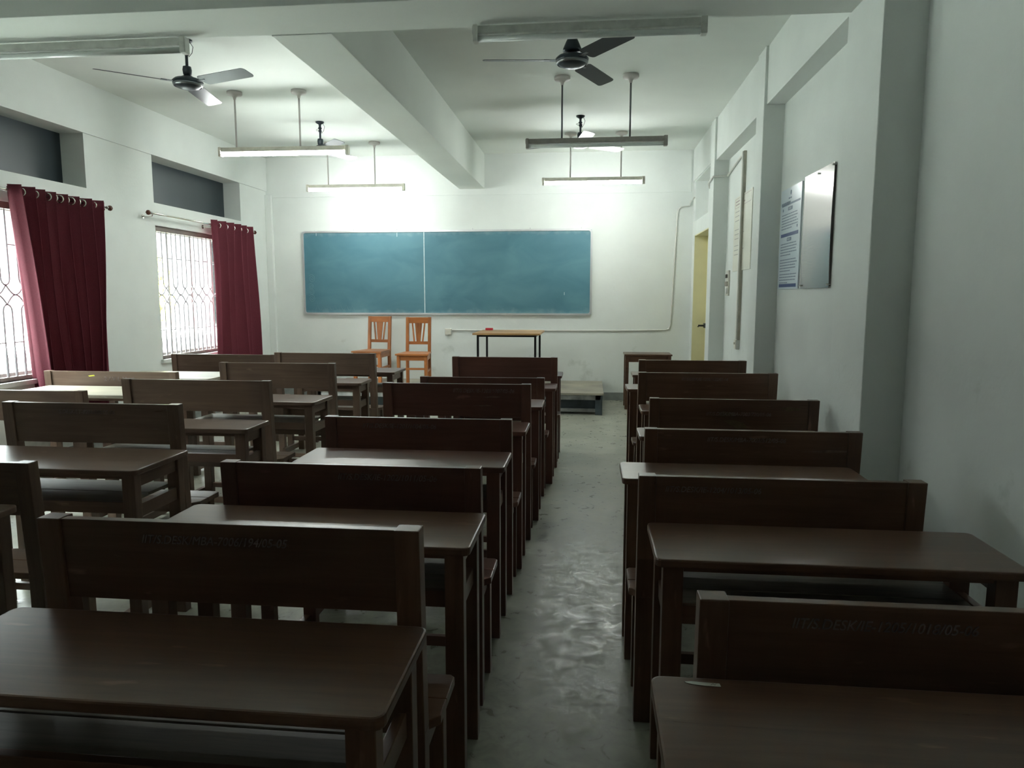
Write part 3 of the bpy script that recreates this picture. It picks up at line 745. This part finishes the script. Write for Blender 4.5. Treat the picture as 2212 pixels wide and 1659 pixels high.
obj('title_rule', B(X - .0008, X, -.26, .24, .628, .642), 'ink text', ps)
para(ps, 'ink text', X, -.10, .06, .682, .010, 1, rng, .02, name='title_line')
for zz, nl in ((.565, 6), (.345, 5), (.225, 5), (.115, 4)): para(ps, 'ink text', X, -.23, .23, zz, .007, nl, rng, .021)
bm = bmesh.new()
slab(bm, [(0, 0)] * 0 or rrect(-.06, .06, -.013, .013, .008, 3), 0, .001)
bmesh.ops.transform(bm, matrix=Matrix.Translation((-.0125, 0, .60)) @ Matrix(((0, 0, -1), (-1, 0, 0), (0, 1, 0))).to_4x4(), verts=bm.verts[:])
bm2 = bmesh.new(); slab(bm2, rrect(-.06, .06, -.013, .013, .008, 3), 0, .001)
bmesh.ops.transform(bm2, matrix=Matrix.Translation((-.0125, 0, .372)) @ Matrix(((0, 0, -1), (-1, 0, 0), (0, 1, 0))).to_4x4(), verts=bm2.verts[:])
obj('heading_pill', bm, 'ink text', ps); obj('heading_pill', bm2, 'ink text', ps)
text_mesh('heading', 'VISION', .020, 'poster paper', (-.0142, .042, .593), FACE_W, ps, .0003)
text_mesh('heading', 'MISSION', .020, 'poster paper', (-.0142, .048, .365), FACE_W, ps, .0003)
bm = bmesh.new()
for y, z in ((.2, .60), (-.2, .455)): tube(bm, (-.0135, y, z), (-.012, y, z), .012, n=12)
tube(bm, (-.0135, 0, .715), (-.012, 0, .715), .018, n=16)
obj('emblem', bm, 'ink text', ps)

mp_ = thing('steel_plaque', 'shiny brushed steel plaque reflecting the room, on the right wall by the near column', 'plaque', (XR, 5.05, 1.5))
bm = bmesh.new(); n = 14; w = .31; F, K = [], []
for i in range(n + 1):
    y = -w + 2 * w * i / n; rowf, rowk = [], []
    for j in range(13):
        z = .765 * j / 12; d = .013 + .006 * (.5 - .5 * y / w) * math.sin(PI * j / 12 * .9 + .2)
        rowf.append(bm.verts.new((-d - .0015, y, z))); rowk.append(bm.verts.new((-d, y, z)))
    F.append(rowf); K.append(rowk)
for i in range(n):
    for j in range(12):
        bm.faces.new([F[i][j], F[i + 1][j], F[i + 1][j + 1], F[i][j + 1]]); bm.faces.new([K[i][j], K[i][j + 1], K[i + 1][j + 1], K[i + 1][j]])
for i in range(n):
    for j in (0, 12): bm.faces.new([F[i][j], K[i][j], K[i + 1][j], F[i + 1][j]])
for j in range(12):
    for i in (0, n): bm.faces.new([F[i][j], F[i][j + 1], K[i][j + 1], K[i][j]])
obj('sheet', bm, 'brushed steel', mp_)
bm = B(-.012, 0, -w + .01, w - .01, .01, .755); obj('backing_board', bm, 'switch dark', mp_)
bm = bmesh.new()
for y, z in ((-.295, .75), (-.01, .74), (-.295, .02), (.295, .02)): tube(bm, (-.026, y, z), (-.0, y, z), .006, n=8)
obj('screw', bm, 'fixture grey', mp_)

cn = thing('wall_notice', 'cream notice sheet with faint lines of print, partly behind the cable trunking', 'notice', (XR, 7.48, 1.70))
obj('sheet', B(-.010, 0, -.42, .42, 0, .745, .001), 'poster cream', cn)
rng = random.Random(9)
for zz in (.60, .42, .26):
    for q in range(3): para(cn, 'ink grey', -.010, -.36, .36, zz - .045 * q, .007, 1, rng, .045, False, name='print_line')
bm = bmesh.new()
for a in ((-.38, .38, .725, .728), (-.38, .38, .635, .638)): box(bm, -.0108, -.010, *a)
box(bm, -.0108, -.010, -.38, -.377, .635, .728); box(bm, -.0108, -.010, .377, .38, .635, .728)
strips(bm, -.010, -.35, .35, .705, .012, 2, rng, .032, False)
obj('heading_box', bm, 'ink mauve', cn)
# chipped plaster beside the steel plaque and a scuffed patch on the near column
bm = bmesh.new(); rng = random.Random(4)
for y, z, s in ((4.60, 1.78, .006), (4.60, 1.745, .010), (4.60, 1.65, .014), (4.61, 1.61, .010), (4.60, 1.575, .014), (4.605, 1.545, .01), (4.60, 1.50, .010)):
    pts = [(y + s * rng.uniform(.5, 1) * math.cos(t), z + 1.7 * s * rng.uniform(.5, 1) * math.sin(t)) for t in [2 * PI * k / 7 for k in range(7)]]
    f = [bm.verts.new((XR - .0015, a, b)) for a, b in pts]; bm.faces.new(f)
    b2 = [bm.verts.new((XR - .0001, a, b)) for a, b in pts]
    for i in range(7): bm.faces.new([f[i], f[(i + 1) % 7], b2[(i + 1) % 7], b2[i]])
struct('trim_40', bm, 'wall scuff')

# ------------------------------------------------------------------ tube lights
def tube_light(label, x, y, length, z, lit, rod_xs, mat, rodmat, rz=0, canopy=True, group=None):
    t = thing('tube_light', label, 'light fixture', (x, y, z), rz, group); h = length / 2
    bm = box(bmesh.new(), -h, h, -.022, .022, .0, .042, .004)
    obj('batten', bm, mat, t)
    for s in (-1, 1):
        bm = box(bmesh.new(), s * h - (.03 if s > 0 else -.004), s * h + (.004 if s > 0 else .03), -.030, .024, -.042, .046, .005)
        obj('end_cap', bm, mat, t)
    bm = bmesh.new(); tube(bm, (-h + .03, -.004, -.022), (h - .03, -.004, -.022), .0165, n=16)
    obj('lamp_tube', bm, 'tube lit' if lit else 'tube off', t, smooth=True)
    for rx in rod_xs:
        bm = bmesh.new(); tube(bm, (rx, 0, .04), (rx, 0, ZC - z - .03), .0085, n=10)
        obj('rod', bm, rodmat, t, smooth=True)
        bm = bmesh.new(); lathe(bm, [(0, -.075), (.012, -.07), (.016, -.05), (.03, -.035), (.065, -.03), (.072, -.02), (.070, 0), (0, 0)], (rx, 0, ZC - z - .0), 24)
        obj('canopy', bm, 'rod white', t, smooth=True)
GL = 'tube lights hung on rods'
tube_light('lit tube light on two rods at left, nearer of the two in the left bay', -2.93, 6.87, 1.28, 2.815, True, (-.46, .17), 'fixture white', 'rod white', math.radians(1))
tube_light('lit tube light on two rods at left, far one above the chalkboard', -2.99, 9.20, 1.28, 2.81, True, (-.35, .26), 'fixture white', 'rod white', math.radians(.5))
tube_light('unlit grey tube light on two rods in the right bay, under the nearer fan', .03, 6.70, 1.25, 2.80, False, (-.30, .30), 'fixture dark grey', 'rod dark', math.radians(-.5))
tube_light('lit tube light on two rods at right, above the right end of the chalkboard', .015, 8.95, 1.22, 2.81, True, (-.27, .33), 'fixture white', 'rod white')
tube_light('unlit tube light under the cross beam, right one, in front of the nearer fan', -.033, 4.09, 1.24, 2.852, False, (), 'fixture grey', 'rod dark', 0, 'bracket')
tube_light('unlit tube light under the cross beam, cut by the left edge', -2.91, 4.09, 1.24, 2.852, False, (), 'fixture grey', 'rod dark', 0, 'bracket')

# ------------------------------------------------------------------ ceiling fans
def fan(label, x, y, z, r, ang, style):
    t = thing('ceiling_fan', label, 'fan', (x, y, z))
    bm = bmesh.new(); lathe(bm, [(0, -.050), (.05, -.048), (.085, -.035), (.108, -.012), (.112, .006), (.095, .022), (.055, .034), (.03, .05), (0, .05)], n=32)
    obj('motor', bm, 'fan metal', t, smooth=True)
    bm = bmesh.new(); lathe(bm, [(.098, -.030), (.104, -.026), (.109, -.014), (.106, -.011)], n=32); obj('trim_ring', bm, 'fan trim', t, smooth=True)
    top = ZC - z
    bm = bmesh.new(); tube(bm, (0, 0, .04), (0, 0, top - .02), .011, n=10); obj('down_rod', bm, 'fan metal', t, smooth=True)
    bm = bmesh.new()
    if style == 'cup': lathe(bm, [(.02, .16), (.026, .15), (.045, .11), (.062, .07), (.064, .055), (.03, .05)], n=24)
    else: lathe(bm, [(.012, .12), (.03, .115), (.034, .09), (.030, .06), (.024, .05), (.02, .04)], n=20)
    obj('lower_cup', bm, 'fan metal', t, smooth=True)
    bm = bmesh.new(); lathe(bm, [(.012, -.115), (.02, -.10), (.012, -.085), (.022, -.07), (.012, -.055), (.014, -.03), (.045, -.012), (.047, 0), (0, 0)], (0, 0, top), 20)
    obj('ceiling_mount', bm, 'fan metal', t, smooth=True)
    bm = bmesh.new(); path(bm, [(.03, 0, top - .015), (.05, .01, top - .05), (.035, .02, top - .09), (.015, .01, top - .12), (.02, -.02, top - .09), (-.03, -.02, top - .10), (-.045, 0, top - .085), (-.01, .0, top - .07)], .0025, 5)
    obj('wire', bm, 'steel black', t)
    for k in range(3):
        a = math.radians(ang + 120 * k); Mz = Matrix.Rotation(a, 4, 'Z')
        bm = bmesh.new(); box(bm, .095, .19, -.018, .018, -.006, -.002); bmesh.ops.transform(bm, matrix=Mz, verts=bm.verts[:]); arm = obj('blade_arm', bm, 'fan trim', t)
        bm = bmesh.new(); pts = rrect(.15, r, -.062, .062, .03, 4)
        slab(bm, pts, -.002, .001)
        bmesh.ops.transform(bm, matrix=Mz @ Matrix.Translation((0, 0, -.004)) @ Matrix.Rotation(math.radians(-13), 4, 'X'), verts=bm.verts[:])
        obj('blade', bm, 'fan metal', t)
fan('dark ceiling fan at upper left, behind the tube light cut by the left edge', -3.07, 5.47, 3.06, .63, 100, 'open')
fan('dark ceiling fan with a bell-shaped cup, nearer one in the right bay', -.141, 5.11, 3.02, .60, 66, 'cup')
fan('ceiling fan at left partly hidden behind the lit nearer tube light', -3.02, 8.10, 3.07, .60, 70, 'open')
fan('ceiling fan partly hidden behind the unlit hanging tube light', -.128, 8.13, 3.08, .60, 40, 'open')

# ------------------------------------------------------------------ curtains
def curtain(label, rail_label, y0, y1, y0b, y1b, zt, zb, pleats, ry0, ry1, rz_, seed):
    t = thing('curtain', label, 'curtain', (XL + .11, 0, 0)); rng = random.Random(seed)
    nu, nv = pleats * 16, 24; bm = bmesh.new(); rows = []
    amps = [rng.uniform(.85, 1.15) for _ in range(pleats + 2)]; ph = [rng.uniform(-.25, .25) for _ in range(pleats + 2)]
    for j in range(nv + 1):
        v = j / nv; z = zt + (zb - zt) * v; row = []
        a, b = y0 + (y0b - y0) * v ** 1.15, y1 + (y1b - y1) * v
        for i in range(nu + 1):
            u = i / nu; k = int(u * pleats); A = .070 * amps[k] * (1 + .35 * v * math.sin(3 * k + seed))
            s = math.sin(2 * PI * u * pleats + ph[k] * v * 0); s = s * (1 + .18 * math.sin(7 * k + seed))
            x = A * s + .012 * math.sin(5 * v + k)
            yy = a + (b - a) * u + .014 * math.sin(4 * PI * u * pleats) + .012 * v * math.sin(2.2 * k + 3 * v)
            row.append(bm.verts.new((x, yy, z)))
        rows.append(row)
    for j in range(nv):
        for i in range(nu): bm.faces.new([rows[j][i], rows[j][i + 1], rows[j + 1][i + 1], rows[j + 1][i]])
    c = obj('cloth', bm, 'maroon cloth', t, smooth=True)
    sd = c.modifiers.new('thickness', 'SOLIDIFY'); sd.thickness = .002
    for k in range(1, pleats * 2):
        yy = y0 + (y1 - y0) * (k / (pleats * 2)) + .0
        bm = bmesh.new(); R_ = .031
        path(bm, [(.0 + R_ * .8 * math.cos(q), yy + .012 * math.cos(q), rz_ * 0 + rz_ + R_ * math.sin(q)) for q in [2 * PI * i / 16 for i in range(16)]], .007, 6, True)
        obj('grommet', bm, 'chrome', t, smooth=True)
    rd = thing('curtain_rod', rail_label, 'curtain rod', (XL + .11, 0, rz_))
    bm = bmesh.new(); tube(bm, (0, ry0, 0), (0, ry1, 0), .0095, n=14); obj('rod', bm, 'chrome', rd, smooth=True)
    for y, s in ((ry0, -1), (ry1, 1)):
        bm = bmesh.new(); lathe(bm, [(0, -.026), (.016, -.020), (.026, 0), (.016, .020), (0, .026)], n=16)
        bmesh.ops.translate(bm, vec=(0, y + s * .045, 0), verts=bm.verts[:]); obj('finial', bm, 'finial brown', rd, smooth=True)
        bm = bmesh.new(); tube(bm, (0, y, 0), (0, y + s * .022, 0), .015, .011, n=14); obj('finial_collar', bm, 'chrome', rd, smooth=True)
    for y in (ry0 + .03, (ry0 + ry1) / 2 + .05, ry1 - .03):
        bm = bmesh.new(); tube(bm, (-.11, y, -.03), (-.104, y, -.03), .022, n=14); path(bm, [(-.105, y, -.03), (-.05, y, -.035), (-.01, y, -.03), (0, y, -.012)], .006, 8)
        obj('bracket', bm, 'chrome', rd)
curtain('maroon eyelet curtain at the nearer window, near edge swept aside', 'chrome rod with brown ball end carrying the nearer curtain', 5.30, 6.42, 5.52, 6.33, 2.305, .30, 8, 4.35, 6.47, 2.262, 2)
curtain('maroon eyelet curtain drawn to the right of the farther window', 'chrome rod over the farther window, mostly bare', 8.35, 9.42, 8.38, 9.47, 2.345, .30, 6, 7.16, 9.45, 2.29, 5)
